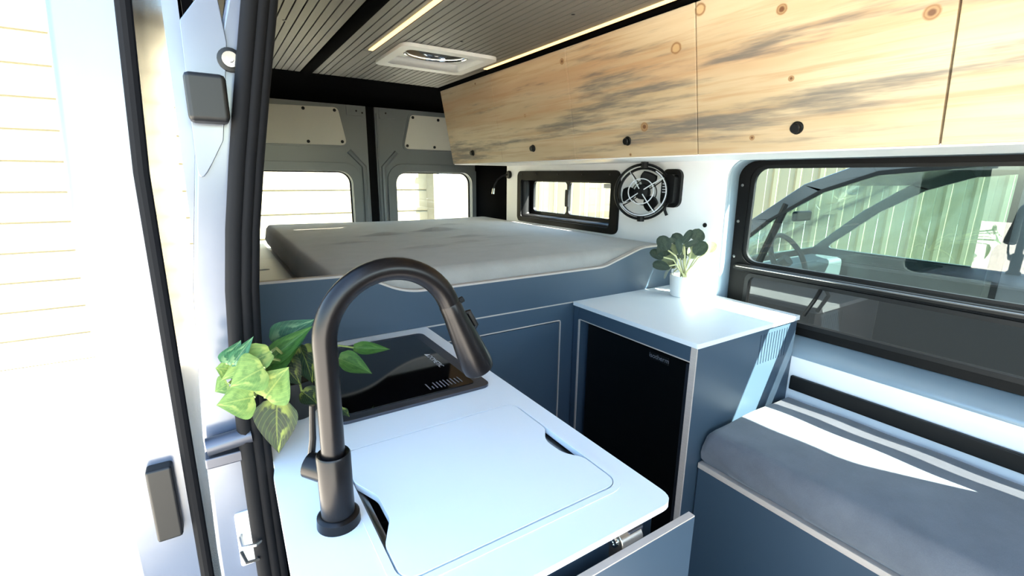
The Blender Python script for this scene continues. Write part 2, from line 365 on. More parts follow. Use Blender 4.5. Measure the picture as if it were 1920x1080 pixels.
MB().box(1.2825, 1.3695, 4.44, 5.72, 1.06, 1.079).build('slat', 'ceil', ceil, smooth=0)
MB().box(2.489, 2.55, 4.51, 5.72, 1.06, 1.079).build('slat', 'ceil', ceil, smooth=0)
screws(ceil, [(.599, 3.94, 1.062), (1.876, 3.705, 1.062), (.60, 5.3, 1.062), (1.86, 5.3, 1.062), (.6, 2.6, 1.062), (2.2, 2.7, 1.062)], (0, 0, -1), .014, .006)
mb = MB(); mb.plate([(.978, 1.08), (.978, 1.050), (.995, 1.038), (1.03, 1.034), (1.065, 1.038), (1.085, 1.050), (1.085, 1.08)], [], (0, -3, 0), X_, Z_, (0, 8.72, 0))
struct('trim_3', mb, 'felt', 'black channel running along the ceiling', smooth=30)
struct('trim_4', MB().box(2.555, 2.66, -3, 5.74, 1.05, 1.085), 'felt', 'black strip between ceiling slats and overhead cabinets')
# door seal in the side door opening
PATH = [(.275, 1.05), (.236, .75), (.196, .5), (.150, .25), (.113, .04), (.080, -.17), (.058, -.36), (.043, -.6), (.036, -.86), (.036, -1.2), (.040, -1.5), (.05, -1.9), (.06, -3.0)]
def seal(name, dx, dy, rad, flat, parent): return MB().tube([(x+dx, 1.70+dy, z) for x, z in PATH], rad, 12, True, flat, (0, 1, 0)).build(name, 'rubber', parent)
sl = thing('trim_5', 'black ribbed rubber seal on the rear edge of the side door opening', None, (.05, 1.7, -3), kind='structure')
seal('seal_lip', -.024, -.012, .024, 1.0, sl); seal('seal_bulb', .006, -.004, .024, .9, sl); seal('seal_flange', .030, .008, .022, .9, sl)
# painted pillar with its fittings
OUT = [(.155, 1.15), (.14, .75), (.112, .5), (.055, .3), (-.02, .05), (-.075, -.36), (-.11, -.86), (-.12, -1.3), (-.12, -3.6)]
poly = OUT+[(.085, -3.6)]+[(x+.022, z) for x, z in PATH[::-1]]
pil = struct('wall_left_pillar', MB().plate(poly, [], (0, 1.735, 0), X_, Z_, (0, .06, 0)), 'paint_out', 'pale grey painted pillar of the side door opening', bev=.012)
MB().plate(rp([(-.01, .42), (.085, .55), (.10, .38), (.06, .1), (-.02, -.05)], .02), [], (0, 1.728, 0), X_, Z_, (0, .012, 0)).build('pressed_panel', 'paint_out', pil, bev=.008)
MB().lathe((.103, 1.733, .331), (0, -1, 0), [(0, .034), (.01, .034), (.012, .028)], 20).build('grommet', 'blackplastic', pil)
MB().lathe((.103, 1.723, .331), (0, -1, 0), [(0, .024), (.008, .022), (.008, .01), (.016, .009)], 16).build('bolt', 'chrome', pil)
MB().box(-.02, .082, 1.64, 1.735, .145, .275).build('bump_stop', 'blackplastic', pil, bev=.014)
MB().tube([(-.10, 1.69, -.875), (.03, 1.69, -.865)], [.03, .03], 14).build('rail_end', 'bezel', pil)
MB().box(-.11, .02, 1.675, 1.735, -.95, -.91).build('rail_foot', 'bezel', pil, bev=.006)
MB().plate(rr(-.055, .01, -1.40, -1.18, .01), [], (0, 1.728, 0), X_, Z_, (0, .01, 0)).build('striker_plate', 'pot', pil)
MB().tube([(-.045, 1.73, -1.27), (-.04, 1.66, -1.27), (.0, 1.65, -1.27), (.012, 1.66, -1.27), (.012, 1.73, -1.27)], .007, 8).build('striker', 'steel', pil)
MB().tube([(-.05, 1.735, -1.34), (-.035, 1.665, -1.34), (.0, 1.66, -1.34), (.01, 1.735, -1.34)], .006, 8).build('striker', 'dark_trim', pil)
# the sliding door itself, pushed back along the outside
sdoor = thing('sliding_door', 'open sliding door of the van standing back along its outer side', 'door', (-.25, 2.1, -3.5))
prof = [(-.36, -3.55), (-.18, -3.55), (-.17, -1.0), (-.165, 0), (-.13, .6), (-.06, 1.05), (-.2, 1.08), (-.33, .6), (-.38, -.2), (-.40, -1.2)]
MB().plate(prof, [], (0, 2.0, 0), X_, Z_, (0, 2.55, 0)).build('door_shell', 'paint_out', sdoor, bev=.02)
MB().tube([(-.185, 1.985, -3.4), (-.18, 1.985, -1.0), (-.175, 1.985, 0), (-.145, 1.985, .6), (-.09, 1.985, 1.0)], .022, 10).build('edge_seal', 'rubber', sdoor)
MB().box(-.31, -.23, 1.95, 2.02, -1.35, -1.05).build('lock', 'blackplastic', sdoor, bev=.01)

# ---------------------------------------------------------------- rear doors
DY = 6.9
def rear_door(nm, x0, x1, wx, rads, panel, pscrews, lbl):
    d = thing(nm, lbl, None, ((x0+x1)/2, DY, FL), kind='structure')
    w0, w1 = wx; win = rr(w0, w1, -1.05, .05, .17, 8)
    MB().plate(rr(x0, x1, FL, .97, [.02, .02, .05, .05]), [win], (0, DY, 0), X_, Z_, (0, .09, 0)).build('door_skin', 'paint', d, bev=.01)
    MB().plate(rr(w0-.13, w1+.13, -1.2, .17, .24, 8), [rr(w0-.005, w1+.005, -1.055, .055, .175, 8)], (0, DY-.035, 0), X_, Z_, (0, .036, 0)).build('window_rim', 'paint', d, bev=.02, seg=3)
    MB().plate(rr(w0-.01, w1+.01, -1.06, .06, .175, 8), [rr(w0+.015, w1-.015, -1.035, .035, .155, 8)], (0, DY+.05, 0), X_, Z_, (0, .03, 0)).build('window_gasket', 'rubber', d)
    MB().plate(win, [], (0, DY+.06, 0), X_, Z_, (0, .012, 0)).build('pane', 'glass', d, smooth=0)
    MB().plate(rp(panel, .07), [], (0, DY-.03, 0), X_, Z_, (0, .03, 0)).build('insert_panel', 'cream', d, bev=.006)
    cx = sum(p[0] for p in panel)/len(panel); cz = sum(p[1] for p in panel)/len(panel)
    big = [(cx+(p[0]-cx)*1.05, cz+(p[1]-cz)*1.10) for p in panel]
    MB().plate(rp(big, .09), [rp(panel, .07)], (0, DY-.012, 0), X_, Z_, (0, .013, 0)).build('panel_recess_rim', 'paint', d, bev=.005)
    screws(d, [(x, DY-.03, z) for x, z in pscrews], (0, -1, 0), .021, .012)
    return d
d1 = rear_door('door_1', .20, 1.985, (.45, 1.735), .17, [(.50, .385), (1.70, .40), (1.605, .885), (.58, .855)], [(1.17, .84), (1.56, .845), (1.20, .43), (1.635, .445), (.7, .82), (.62, .42)], 'left rear door, grey painted, with cream panel above its window')
d2 = rear_door('door_2', 2.105, 3.86, (2.375, 3.62), .17, [(2.505, .385), (3.62, .385), (3.52, .865), (2.625, .865)], [(2.66, .83), (3.06, .82), (2.56, .43), (2.99, .425), (3.46, .83)], 'right rear door, grey painted, partly behind the wooden cabinets')
MB().plate(rp([(1.72, .80), (1.95, .80), (1.95, .93), (1.72, .93)], .02), [], (0, DY-.02, 0), X_, Z_, (0, .02, 0)).build('latch_cover', 'paint', d1, bev=.008)
screws(d1, [(1.85, DY-.02, .86), (1.93, DY-.02, .84)], (0, -1, 0), .012, .01)
MB().plate(rp([(2.17, .78), (2.42, .80), (2.42, .93), (2.17, .93)], .02), [], (0, DY-.02, 0), X_, Z_, (0, .02, 0)).build('latch_cover', 'paint', d2, bev=.008)
screws(d2, [(2.26, DY-.02, .86)], (0, -1, 0), .012, .01)
for d, xa, xb in ((d1, 1.72, 1.92), (d2, 2.40, 2.20)):
    MB().tube([(xa, DY+.0, .33), (xb, DY+.0, .12), (xb+.0, DY, -.9)], .035, 8, flat=.8).build('pressed_rib', 'paint', d)
MB().tube([(2.135, DY-.005, .85), (2.135, DY-.005, -1.2)], .018, 8).build('edge_flange', 'paint', d2)
struct('trim_6', MB().box(1.975, 2.115, DY+.03, DY+.1, FL, .97), 'rubber', 'black seal in the gap between the rear doors', bev=.01)
MB().box(.49, .56, DY-.06, DY, -.18, .02).build('hinge_cover', 'blackplastic', d1, bev=.01)
struct('trim_7', MB().box(-.05, 3.86, DY-.02, DY+.1, .965, 1.1), 'felt', 'black top rail of the rear door frame')

# ---------------------------------------------------------------- side windows
w1 = thing('window_1', 'long black framed half slider window above the mattress', None, (WX, 4.6, -.6), kind='structure')
O1 = rr(3.615, 5.56, -.60, .078, .075); H1 = rr(3.735, 5.47, -.535, -.035, .03)
MB().plate(O1, [H1], (WX-.028, 0, 0), Y_, Z_, (.03, 0, 0)).build('trim_frame', 'black', w1, bev=.012)
mb = MB()
n = len(H1); H1b = rr(3.80, 5.45, -.50, -.02, .05)
mb.add([(WX-.004, y, z) for y, z in H1]+[(3.83, y, z) for y, z in H1b], [(i, (i+1) % n, n+(i+1) % n, n+i) for i in range(n)])
o = mb.build('reveal', 'blackplastic', w1); md = o.modifiers.new('solid', 'SOLIDIFY'); md.thickness = .006
G1 = [rr(4.66, 5.38, -.455, -.06, .05), rr(3.87, 4.62, -.455, -.06, .05)]
MB().plate(rr(3.78, 5.48, -.53, .01, .05), G1, (3.80, 0, 0), Y_, Z_, (.035, 0, 0)).build('sash', 'blackplastic', w1, bev=.006)
for g in G1: MB().plate(g, [], (3.822, 0, 0), Y_, Z_, (.006, 0, 0)).build('pane', 'glass', w1, smooth=0)
MB().box(3.775, 3.80, 4.61, 4.67, -.36, -.15).build('latch', 'blackplastic', w1, bev=.008)
MB().box(3.815, 3.821, 3.88, 4.02, -.115, -.065).build('sticker', 'cream', w1, smooth=0)
screws(w1, [(WX-.03, y, .035) for y in (3.75, 4.2, 4.65, 5.1, 5.45)], (-1, 0, 0), .01, .006)

w2 = thing('window_2', 'large black framed side window with the parked van outside', None, (3.80, .9, -1.2), kind='structure')
top2 = rr(-.50, 2.235, -.675, .085, .10, 8); low2 = rr(-.50, 2.17, -1.09, -.80, .05)
MB().plate(rr(-.60, 2.37, -1.19, .15, .12, 8), [rr(-.53, 2.27, -.70, .11, .12, 8), rr(-.53, 2.20, -1.12, -.775, .06)], (3.785, 0, 0), Y_, Z_, (.05, 0, 0)).build('trim_frame', 'black', w2, bev=.01)
MB().plate(rr(-.535, 2.275, -.705, .115, .12, 8), [top2], (3.80, 0, 0), Y_, Z_, (.03, 0, 0)).build('upper_sash', 'dark_trim', w2, bev=.008)
MB().plate(rr(-.535, 2.205, -1.125, -.77, .06), [low2], (3.775, 0, 0), Y_, Z_, (.05, 0, 0)).build('lower_sash', 'dark_trim', w2, bev=.008)
MB().tube([(3.775, -.58, -.735), (3.775, 2.30, -.735)], .03, 10).build('crossbar', 'blackplastic', w2)
MB().tube([(3.748, -.58, -.722), (3.748, 2.28, -.722)], .006, 8).build('bright_strip', 'steel', w2)
MB().plate(top2, [], (3.815, 0, 0), Y_, Z_, (.006, 0, 0)).build('pane', 'tint', w2, smooth=0)
MB().plate(low2, [], (3.80, 0, 0), Y_, Z_, (.006, 0, 0)).build('pane', 'privacy', w2, smooth=0)
screws(w2, [(3.785, 2.33, z) for z in (-.05, -.35, -.65, -1.05)], (-1, 0, 0), .012, .006, mt='steel')
MB().tube([(3.76, 1.60, -.80), (3.70, 1.60, -.86), (3.70, 1.66, -1.0)], .014, 8).build('window_stay', 'blackplastic', w2)

# ================================================================ BED
bed = thing('bed_platform', 'slate blue bed base with shaped front board across the rear', 'bed base', (1.9, 4.5, FL))
BY = 2.87
top = rp([(.10, -1.0), (3.66, -1.0), (3.66, -.605), (3.24, -.610), (2.78, -.745), (1.02, -.748), (.72, -.60), (.10, -.590)], [0, 0, 0, .5, .45, .55, .5, 0], 10)
MB().plate(top, [], (0, BY, 0), X_, Z_, (0, .04, 0)).build('front_board', 'blue', bed)
edge = [p for p in top if p[1] > -.9 and p[0] > .11 and p[0] < 3.65]
mb = MB(); E2 = [(3.66, -.605)]+edge+[(.10, -.59)]
vs = [(x, yy, z+dz) for x, z in E2 for yy, dz in ((BY-.003, -.004), (BY+.042, -.004), (BY+.042, .010), (BY-.003, .010))]
mb.add(vs, [(4*i+k, 4*i+(k+1) % 4, 4*(i+1)+(k+1) % 4, 4*(i+1)+k) for i in range(len(E2)-1) for k in range(4)])
mb.build('edge_band', 'ply', bed)
door = rr(.35, 2.318, -2.3, -1.157, .015, 3)
MB().plate(rr(.10, 3.66, FL, -1.012, .002, 1), [rr(.335, 2.333, -2.315, -1.142, .02, 3)], (0, BY+.012, 0), X_, Z_, (0, .04, 0)).build('lower_board', 'blue', bed)
MB().box(.10, 3.6, BY+.010, BY+.05, -1.014, -1.002).build('board_edge', 'ply', bed)
fd = MB().plate(door, [], (0, BY+.012, 0), X_, Z_, (0, .038, 0)).build('flap', 'blue', bed)
MB().plate(rr(.335, 2.333, -2.315, -1.142, .02, 3), [rr(.343, 2.325, -2.307, -1.150, .015, 3)], (0, BY+.008, 0), X_, Z_, (0, .035, 0)).build('flap_edge', 'ply', bed)
MB().box(.06, 3.66, BY+.06, 6.6, -.96, -.905).build('base_board', 'ply', bed)
# side locker with lift-out lids and finger holes
for y0, y1 in ((BY+.06, 4.18), (4.19, 5.55), (5.56, 6.84)):
    ym = {2.93: 3.5, 4.19: 4.9, 5.56: 6.18}[round(y0, 2)]
    hl = [(.36+.055*math.cos(q*math.pi/8), ym+.045*math.sin(q*math.pi/8)) for q in range(16)]
    MB().plate(rr(.035, .54, y0, y1, .004, 1), [hl], (0, 0, -.905), X_, Y_, (0, 0, .03)).build('locker_lid', 'cream', bed, bev=.004)
# mattress
def mattress():
    x0, x1, y0, y1, zb, zt = .555, 3.652, 2.935, 6.52, -.87, -.612
    NX, NY = 90, 100; R = .055; mb = MB()
    bumps = [(1.53, 4.90, .26, .028, .022), (2.16, 4.98, .30, .03, .028), (1.6, 3.88, .30, .022, .014), (2.05, 3.95, .3, .02, .014), (2.2, 4.3, .28, .02, .013), (1.1, 4.5, .22, .02, .012), (2.5, 4.1, .22, .02, .012), (2.3, 3.6, .3, .02, .012), (.95, 3.2, .25, .03, .015), (2.6, 5.6, .2, .02, .01)]
    def prof(i, N, lo, hi):       # parameter -> coordinate with the rounded rim
        return lo+(hi-lo)*i/N
    vs = []; fs = []
    for j in range(NY+1):
        for i in range(NX+1):
            x = prof(i, NX, x0, x1); y = prof(j, NY, y0, y1)
            ex = min(x-x0, x1-x); ey = min(y-y0, y1-y); e = min(ex, ey)
            z = zt+.012*math.sin(x*1.7+.6)*math.sin(y*1.1)
            if ex < R*1.01: z -= R*(1-math.sqrt(max(0, 1-((R-ex)/R)**2)))*.8
            if ey < R*1.01: z -= R*(1-math.sqrt(max(0, 1-((R-ey)/R)**2)))*.8
            for bx, by, sx, sy, h in bumps:
                dx = (x-bx)/sx; dy = (y-by-.05*dx*dx*sx)/sy
                if abs(dx) < 1.5 and abs(dy) < 5:
                    w = math.exp(-dx*dx*2.2); z += 1.5*h*w*(math.exp(-dy*dy*.25)*.9-math.exp(-(dy+1.6)**2*1.4)*.9)
            vs.append((x, y, z))
    for j in range(NY):
        for i in range(NX):
            q = j*(NX+1)+i; fs.append((q, q+1, q+NX+2, q+NX+1))
    # skirt: ring down in three steps
    ring = [i for i in range(NX+1)]+[j*(NX+1)+NX for j in range(1, NY+1)]+[NY*(NX+1)+i for i in range(NX-1, -1, -1)]+[j*(NX+1) for j in range(NY-1, 0, -1)]
    prev = ring; cx, cy = (x0+x1)/2, (y0+y1)/2
    for k, (t, g) in enumerate(((.15, .006), (.5, .014), (.85, .004), (1, -.02))):
        cur = []
        for q, idx in enumerate(ring):
            x, y, z = vs[idx]; dx = 1 if x > x1-.001 else (-1 if x < x0+.001 else 0); dy = 1 if y > y1-.001 else (-1 if y < y0+.001 else 0)
            wob = .010*math.sin(q*.23+k)*math.sin(q*.071)*(k in (1, 2))
            vs.append((x+dx*(g+wob), y+dy*(g+wob), z+(zb-z)*t)); cur.append(len(vs)-1)
        L = len(ring)
        for q in range(L): fs.append((prev[q], cur[q], cur[(q+1) % L], prev[(q+1) % L]))
        prev = cur
    fs.append(tuple(prev)); mb.add(vs, fs); return mb
tag(mattress().build('mattress', 'mattress', smooth=60), 'grey fabric mattress lying on the blue bed base at the rear', 'mattress')

# ================================================================ KITCHEN UNIT
kit = thing('kitchen_unit', 'slate blue kitchen cabinet under the white worktop in the doorway', 'cabinet', (.6, 1.8, FL))
MB().box(1.085, 1.125, .87, BY-.01, FL, -1.024).build('side_panel', 'blue', kit, bev=.004)
MB().box(.11, 1.085, .87, .91, FL, -1.024).build('end_panel', 'blue', kit, bev=.004)
MB().box(.11, .15, .91, BY-.01, FL, -1.024).build('outer_panel', 'blue', kit, bev=.004)
MB().box(.15, 1.085, .91, BY-.01, FL, FL+.04).build('bottom_board', 'ply', kit)
mb = MB(); mb.plate([(.16, -2.7), (1.232, -2.7), (1.232, -1.088), (.16, -1.088)], [], (0, .785, 0), X_, Z_, (0, .024, 0))
dr = mb.build('drawer_front', 'blue', kit)
MB().box(.16, 1.232, .7855, .8085, -1.0879, -1.083).build('drawer_edge', 'ply', kit, smooth=0)
h = MB().box(.93, 1.01, .835, .872, -1.16, -1.065); h.lathe((.925, .845, -1.085), (1, 0, 0), [(0, .036), (.09, .036)], 20)
hg = h.build('hinge', 'steel', kit, bev=.004)
MB().lathe((.9251, .845, -1.085), (-1, 0, 0), [(0, .018), (.006, .016), (.006, .009), (.002, .008)], 16).build('hinge_screw', 'chrome', hg)
MB().box(.96, 1.025, .82, .86, -1.075, -1.052).build('hinge_arm', 'bezel', hg, bev=.006)
# worktop with sink opening and hob opening
SX0, SX1, SY0, SY1 = .295, 1.055, .955, 1.625
worktop = [(.058, .805), (1.15, .805), (1.15, BY-.005), (.085, BY-.005), (.085, 1.66), (.076, 1.60)]
wt = thing('worktop', 'white laminate worktop with inset sink and hob beside the door', 'worktop', (.6, 1.8, -1.03))
sink_hole = rr(SX0, SX1, SY0, SY1, .055); hob_hole = rr(.36, 1.01, 1.90, 2.68, .03)
MB().plate(rp(worktop, [.03, .06, .01, 0, .02, .03]), [sink_hole, hob_hole], (0, 0, -1.022), X_, Y_, (0, 0, .022)).build('slab', 'counter', wt, bev=.010, seg=4)
# soft raised rim round the sink cover
out = rr(SX0-.022, SX1+.022, SY0-.022, SY1+.022, .075)
MB().plate(out, [sink_hole], (0, 0, -1.001), X_, Y_, (0, 0, .004)).build('sink_rim', 'counter', wt, bev=.003)
# sink under the cover
sk = thing('sink', 'steel sink bowl just visible through the finger holes of its cover', 'sink', (.67, 1.29, -1.4))
mb = MB(); A = rr(SX0+.001, SX1-.001, SY0+.001, SY1-.001, .055); B = rr(SX0+.03, SX1-.03, SY0+.03, SY1-.03, .05); n = len(A)
mb.add([(x, y, -1.026) for x, y in A]+[(x, y, -1.03) for x, y in B]+[(x, y, -1.33) for x, y in B], [(i, (i+1) % n, n+(i+1) % n, n+i) for i in range(n)]+[(n+i, n+(i+1) % n, 2*n+(i+1) % n, 2*n+i) for i in range(n)]+[tuple(range(2*n, 3*n))])
o = mb.build('bowl', 'steel', sk); md = o.modifiers.new('solid', 'SOLIDIFY'); md.thickness = .004; md.offset = -1
MB().lathe((.67, 1.29, -1.329), (0, 0, 1), [(0, .06), (.006, .055), (.006, .04)], 20).build('drain', 'chrome', sk)
g = .006
cover = rp([(SX0+g, SY0+g), (SX1-g, SY0+g), (SX1-g, 1.135), (1.000, 1.195), (.995, 1.30), (SX1-g, 1.37), (SX1-g, SY1-g), (SX0+g, SY1-g), (SX0+g, 1.425), (.345, 1.32), (.345, 1.20), (SX0+g, 1.105)], [.05, .05, .06, .10, .10, .06, .05, .05, .06, .09, .09, .06], 6)
tag(MB().plate(cover, [], (0, 0, -1.022), X_, Y_, (0, 0, .026)).build('sink_cover', 'counter', bev=.007, seg=3), 'white sink cover with two finger notches set flush in the worktop', 'sink cover')
# hob
hob = thing('hob', 'black glass hob in a grey frame at the back of the worktop', 'hob', (.68, 2.28, -1.0))
MB().plate(rr(.335, 1.06, 1.825, 2.725, .045), [rr(.395, .985, 1.885, 2.665, .02)], (0, 0, -.999), X_, Y_, (0, 0, .014)).build('frame', 'bezel', hob, bev=.008)
MB().plate(rr(.385, .995, 1.875, 2.675, .02), [], (0, 0, -.998), X_, Y_, (0, 0, .018)).build('glass_top', 'glossblack', hob, bev=.004)
MB().box(.375, 1.0, 1.91, 2.67, -1.08, -.999).build('body', 'blackplastic', hob)
text('lettering', '\u25b2DOMETIC', .040, 'print', hob, (.935, 2.24, -.9785), (0, -1, 0), (1, 0, 0))
mb = MB()
for i in range(10):
    x = .775+.0185*i; y0 = 1.905+random.uniform(0, .008); y1 = 1.98-random.uniform(0, .012)
    if i == 1: y1 = 1.94
    mb.add([(x, y0, -.9785), (x+.006, y0, -.9785), (x+.006, y1, -.9785), (x, y1, -.9785)], [(0, 1, 2, 3)])
mb.build('control_marks', 'dimprint', hob, smooth=0)
# faucet
fc = thing('faucet', 'tall graphite pull-down faucet arching over the sink cover', 'faucet', (.215, 1.27, -1.0))
MB().lathe((.215, 1.27, -1), (0, 0, 1), [(0, .062), (.028, .060), (.034, .053), (.036, .047)], 36).build('base_ring', 'faucet', fc)
MB().lathe((.215, 1.27, -.966), (0, 0, 1), [(0, .047), (.19, .0475), (.196, .044), (.19, .034)], 36).build('body', 'faucet', fc)
arc = [(.215, 1.27, -.80), (.217, 1.27, -.6), (.218, 1.27, -.46)]
CX, CZ, RA = .408, -.445, .190
for k in range(0, 25):
    a = math.pi-math.radians(160)*k/24; arc.append((CX+RA*math.cos(a), 1.27, CZ+RA*math.sin(a)))
end = Vector(arc[-1]); tdir = (Vector(arc[-1])-Vector(arc[-2])).normalized()
MB().tube(arc, .0325, 24, up=(0, 1, 0)).build('spout', 'faucet', fc)
hp = [end+tdir*d for d in (0, .004, .04, .11, .18, .235, .258, .264)]
hd = MB().tube(hp, [.032, .0335, .035, .042, .049, .053, .050, .043], 28, up=(0, 1, 0)).build('spray_head', 'faucet', fc)
side = Vector((-tdir.z, 0, tdir.x)); side = side if side.x > 0 else -side
MB().tube([end+tdir*.012+side*.03, end+tdir*.012+side*.047], .010, 10).build('button', 'blackplastic', hd)
MB().tube([end+tdir*.06+side*.036, end+tdir*.06+side*.047, end+tdir*.115+side*.052, end+tdir*.12+side*.04], .009, 8).build('button', 'blackplastic', hd)
# lever on the far left of the body
MB().tube([(.205, 1.28, -.83), (.155, 1.33, -.822)], [.040, .036], 20).build('lever_hub', 'faucet', fc)
MB().tube([(.165, 1.345, -.82), (.178, 1.36, -.76), (.186, 1.37, -.66)], [.011, .010, .008], 10).build('lever', 'faucet', fc)

# ================================================================ FRIDGE
fcab = thing('fridge_cabinet', 'slate blue cabinet around the black fridge with a white top', 'cabinet', (3.06, 2.28, FL))
slots = []
for i in range(11):
    x = 3.185+.0345*i; slots.append(rr(x, x+.009, -1.30, -1.075, .003, 2))
MB().plate([(2.47, FL), (3.665, FL), (3.665, -1.032), (2.47, -1.032)], slots, (0, 1.685, 0), X_, Z_, (0, .04, 0)).build('side_panel', 'blue', fcab)
MB().box(2.462, 2.472, 1.684, 1.727, FL, -1.034).build('side_edge', 'ply', fcab, smooth=0)
MB().box(2.472, 3.66, 2.80, 2.84, FL, -1.032).build('side_panel', 'blue', fcab)
MB().box(2.462, 2.472, 2.795, 2.81, FL, -1.142).build('side_edge', 'ply', fcab, smooth=0)
MB().box(2.464, 2.472, 2.81, BY, FL, -1.034).build('filler', 'blue', fcab, smooth=0)
MB().box(2.466, 2.505, 1.727, 2.80, -1.135, -1.032).build('top_rail', 'blue', fcab, smooth=0)
MB().box(2.465, 2.505, 1.727, 2.80, -1.143, -1.1351).build('rail_edge', 'ply', fcab, smooth=0)
MB().plate(rp([(2.448, 1.668), (3.672, 1.668), (3.672, BY-.004), (2.448, BY-.004)], [.015, .015, 0, 0]), [], (0, 0, -1.03), X_, Y_, (0, 0, .032)).build('top_slab', 'counter', fcab, bev=.008)
MB().box(3.60, 3.66, 1.73, 2.80, FL, -1.04).build('back_board', 'black', fcab)
fr = thing('fridge', 'black compressor fridge built into the blue cabinet', 'fridge', (3.0, 2.25, FL))
MB().box(2.60, 3.56, 1.77, 2.755, FL+.02, -1.16).build('body', 'fridge', fr, bev=.01)
MB().box(2.525, 2.598, 1.775, 2.76, FL+.08, -1.175).build('door', 'fridge', fr, bev=.012)
MB().box(2.508, 2.53, 1.757, 1.785, FL+.08, -1.175).build('door_edge_trim', 'bezel', fr, bev=.004)
MB().box(2.515, 2.526, 1.93, 2.09, -1.25, -1.19).build('badge_plate', 'black', fr, bev=.004)
text('lettering', "isotherm", .048, 'dimprint', fr, (2.5143, 2.01, -1.218), (0, -1, 0), (0, 0, 1))

# ================================================================ BENCH
bn = thing('bench', 'slate blue bench box with a pale plywood edge in front of the fridge cabinet', 'bench', (3.1, .2, FL))
BX = 2.60
MB().box(BX, BX+.04, -1.2, 1.672, -2.585, -1.905).build('front_panel', 'blue', bn, smooth=0)
MB().box(BX+.006, BX+.044, -1.2, 1.672, FL, -2.59).build('plinth', 'blue', bn, smooth=0)
MB().box(BX-.006, BX+.04, -1.2, 1.676, -1.915, -1.875).build('plywood_edge', 'ply', bn, bev=.004)
MB().box(BX+.045, WX-.01, -1.2, 1.675, -1.93, -1.882).build('lid', 'blue', bn)
def cushion(x0, x1, y0, y1, zb, zt):
    N1, N2 = 44, 110; mb = MB(); vs = []; fs = []; R = .07
    for j in range(N2+1):
        for i in range(N1+1):
            x = x0+(x1-x0)*i/N1; y = y0+(y1-y0)*j/N2; ex = min(x-x0, x1-x); ey = min(y-y0, y1-y)
            z = zt+.022*abs(math.sin(math.pi*i/N1))**.7*abs(math.sin(math.pi*j/N2))**.35
            if ex < R: z -= R*(1-math.sqrt(max(0, 1-((R-ex)/R)**2)))*.8
            if ey < .03: z -= .03*(1-math.sqrt(max(0, 1-((.03-ey)/.03)**2)))
            z += .006*math.sin(9*x+5*y)*math.sin(7*y)
            vs.append((x, y, z))
    for j in range(N2):
        for i in range(N1):
            q = j*(N1+1)+i; fs.append((q, q+1, q+N1+2, q+N1+1))
    NX = N1; NY = N2
    ring = [i for i in range(NX+1)]+[j*(NX+1)+NX for j in range(1, NY+1)]+[NY*(NX+1)+i for i in range(NX-1, -1, -1)]+[j*(NX+1) for j in range(NY-1, 0, -1)]
    prev = ring
    for k, (t, gg) in enumerate(((.2, .006), (.5, .012), (.8, .006), (1, -.015))):
        cur = []
        for q, idx in enumerate(ring):
            x, y, z = vs[idx]; dx = 1 if x > x1-.001 else (-1 if x < x0+.001 else 0); dy = 1 if y > y1-.001 else (-1 if y < y0+.001 else 0)
            wob = .012*math.sin(y*14+t*6)*math.sin(y*3+1)*(k < 3)
            vs.append((x+dx*(gg+wob), y+dy*gg, z+(zb-z)*t)); cur.append(len(vs)-1)
        L = len(ring)
        for q in range(L): fs.append((prev[q], cur[q], cur[(q+1) % L], prev[(q+1) % L]))
        prev = cur
    fs.append(tuple(prev)); return mb.add(vs, fs)
tag(cushion(BX+.015, WX-.02, -1.15, 1.66, -1.873, -1.635).build('seat_cushion', 'cushion', smooth=60), 'grey seat cushion on the bench, streaked by sunlight', 'cushion')
tag(MB().box(WX-.035, WX, -1.1, 1.66, -1.585, -1.475).build('table_rail', 'blackplastic', bev=.008), 'black horizontal rail on the white wall behind the seat cushion', 'rail')

# ================================================================ OVERHEAD CABINETS
XB, XT, ZB, ZT = 2.80, 2.634, .157, 1.045
nr = Vector((-(ZT-ZB), 0, (XT-XB))).normalized()   # outward (towards the door side)
def fx(z): return XB+(XT-XB)*(z-ZB)/(ZT-ZB)
def overhead(y1, y0, label, knob_y):
    c = thing('overhead_cabinet', label, 'cabinet', (3.2, (y0+y1)/2, ZB), 'overhead cabinets along the far wall')
    tdk = .035
    def hx(a0, a1, z0, z1, off0, off1):
        q = lambda z, off, y: (fx(z)-nr.x*off*1.0, y, z-nr.z*off)
        mbb = MB(); mbb.hexa([q(z0, off0, a0), q(z0, off0, a1), q(z0, off1, a1), q(z0, off1, a0)], [q(z1, off0, a0), q(z1, off0, a1), q(z1, off1, a1), q(z1, off1, a0)]); return mbb
    d = hx(y0+.004, y1-.004, ZB, ZT, 0, tdk).build('door', 'pine', c, bev=.004)
    body = MB(); pl_ = [(fx(.165)+.045, .168), (WX-.004, .168), (WX-.004, 1.05), (fx(1.045)+.045, 1.05)]
    body.plate(pl_, [], (0, y0+.002, 0), X_, Z_, (0, y1-y0-.004, 0)); body.build('carcass', 'white_wall', c, smooth=0)
    kp = Vector((fx(.278), knob_y, .278)); kb = MB().lathe(kp, nr, [(0, .034), (.006, .035), (.012, .031), (.012, .026), (.03, .026), (.034, .022)], 24).build('push_knob', 'blackplastic', d)
    return c
ed = [5.83, 4.566, 3.322, 2.068, .81, -.45]
lb = ['rearmost pine overhead cabinet, next to the black rear corner', 'pine overhead cabinet above the half slider window, second from the rear', 'pine overhead cabinet above the fan with the round ringed knot', 'pine overhead cabinet above the rear end of the large window, with big round knob', 'foremost pine overhead cabinet, past the one with the big round knob']
kn = [5.228, 3.953, 2.689, 1.432, .18]
for i in range(5): overhead(ed[i], ed[i+1], lb[i], kn[i])
struct('trim_8', MB().box(2.82, WX, -.45, 5.83, .150, .166), 'white_wall', 'white board under the overhead cabinets', smooth=0)

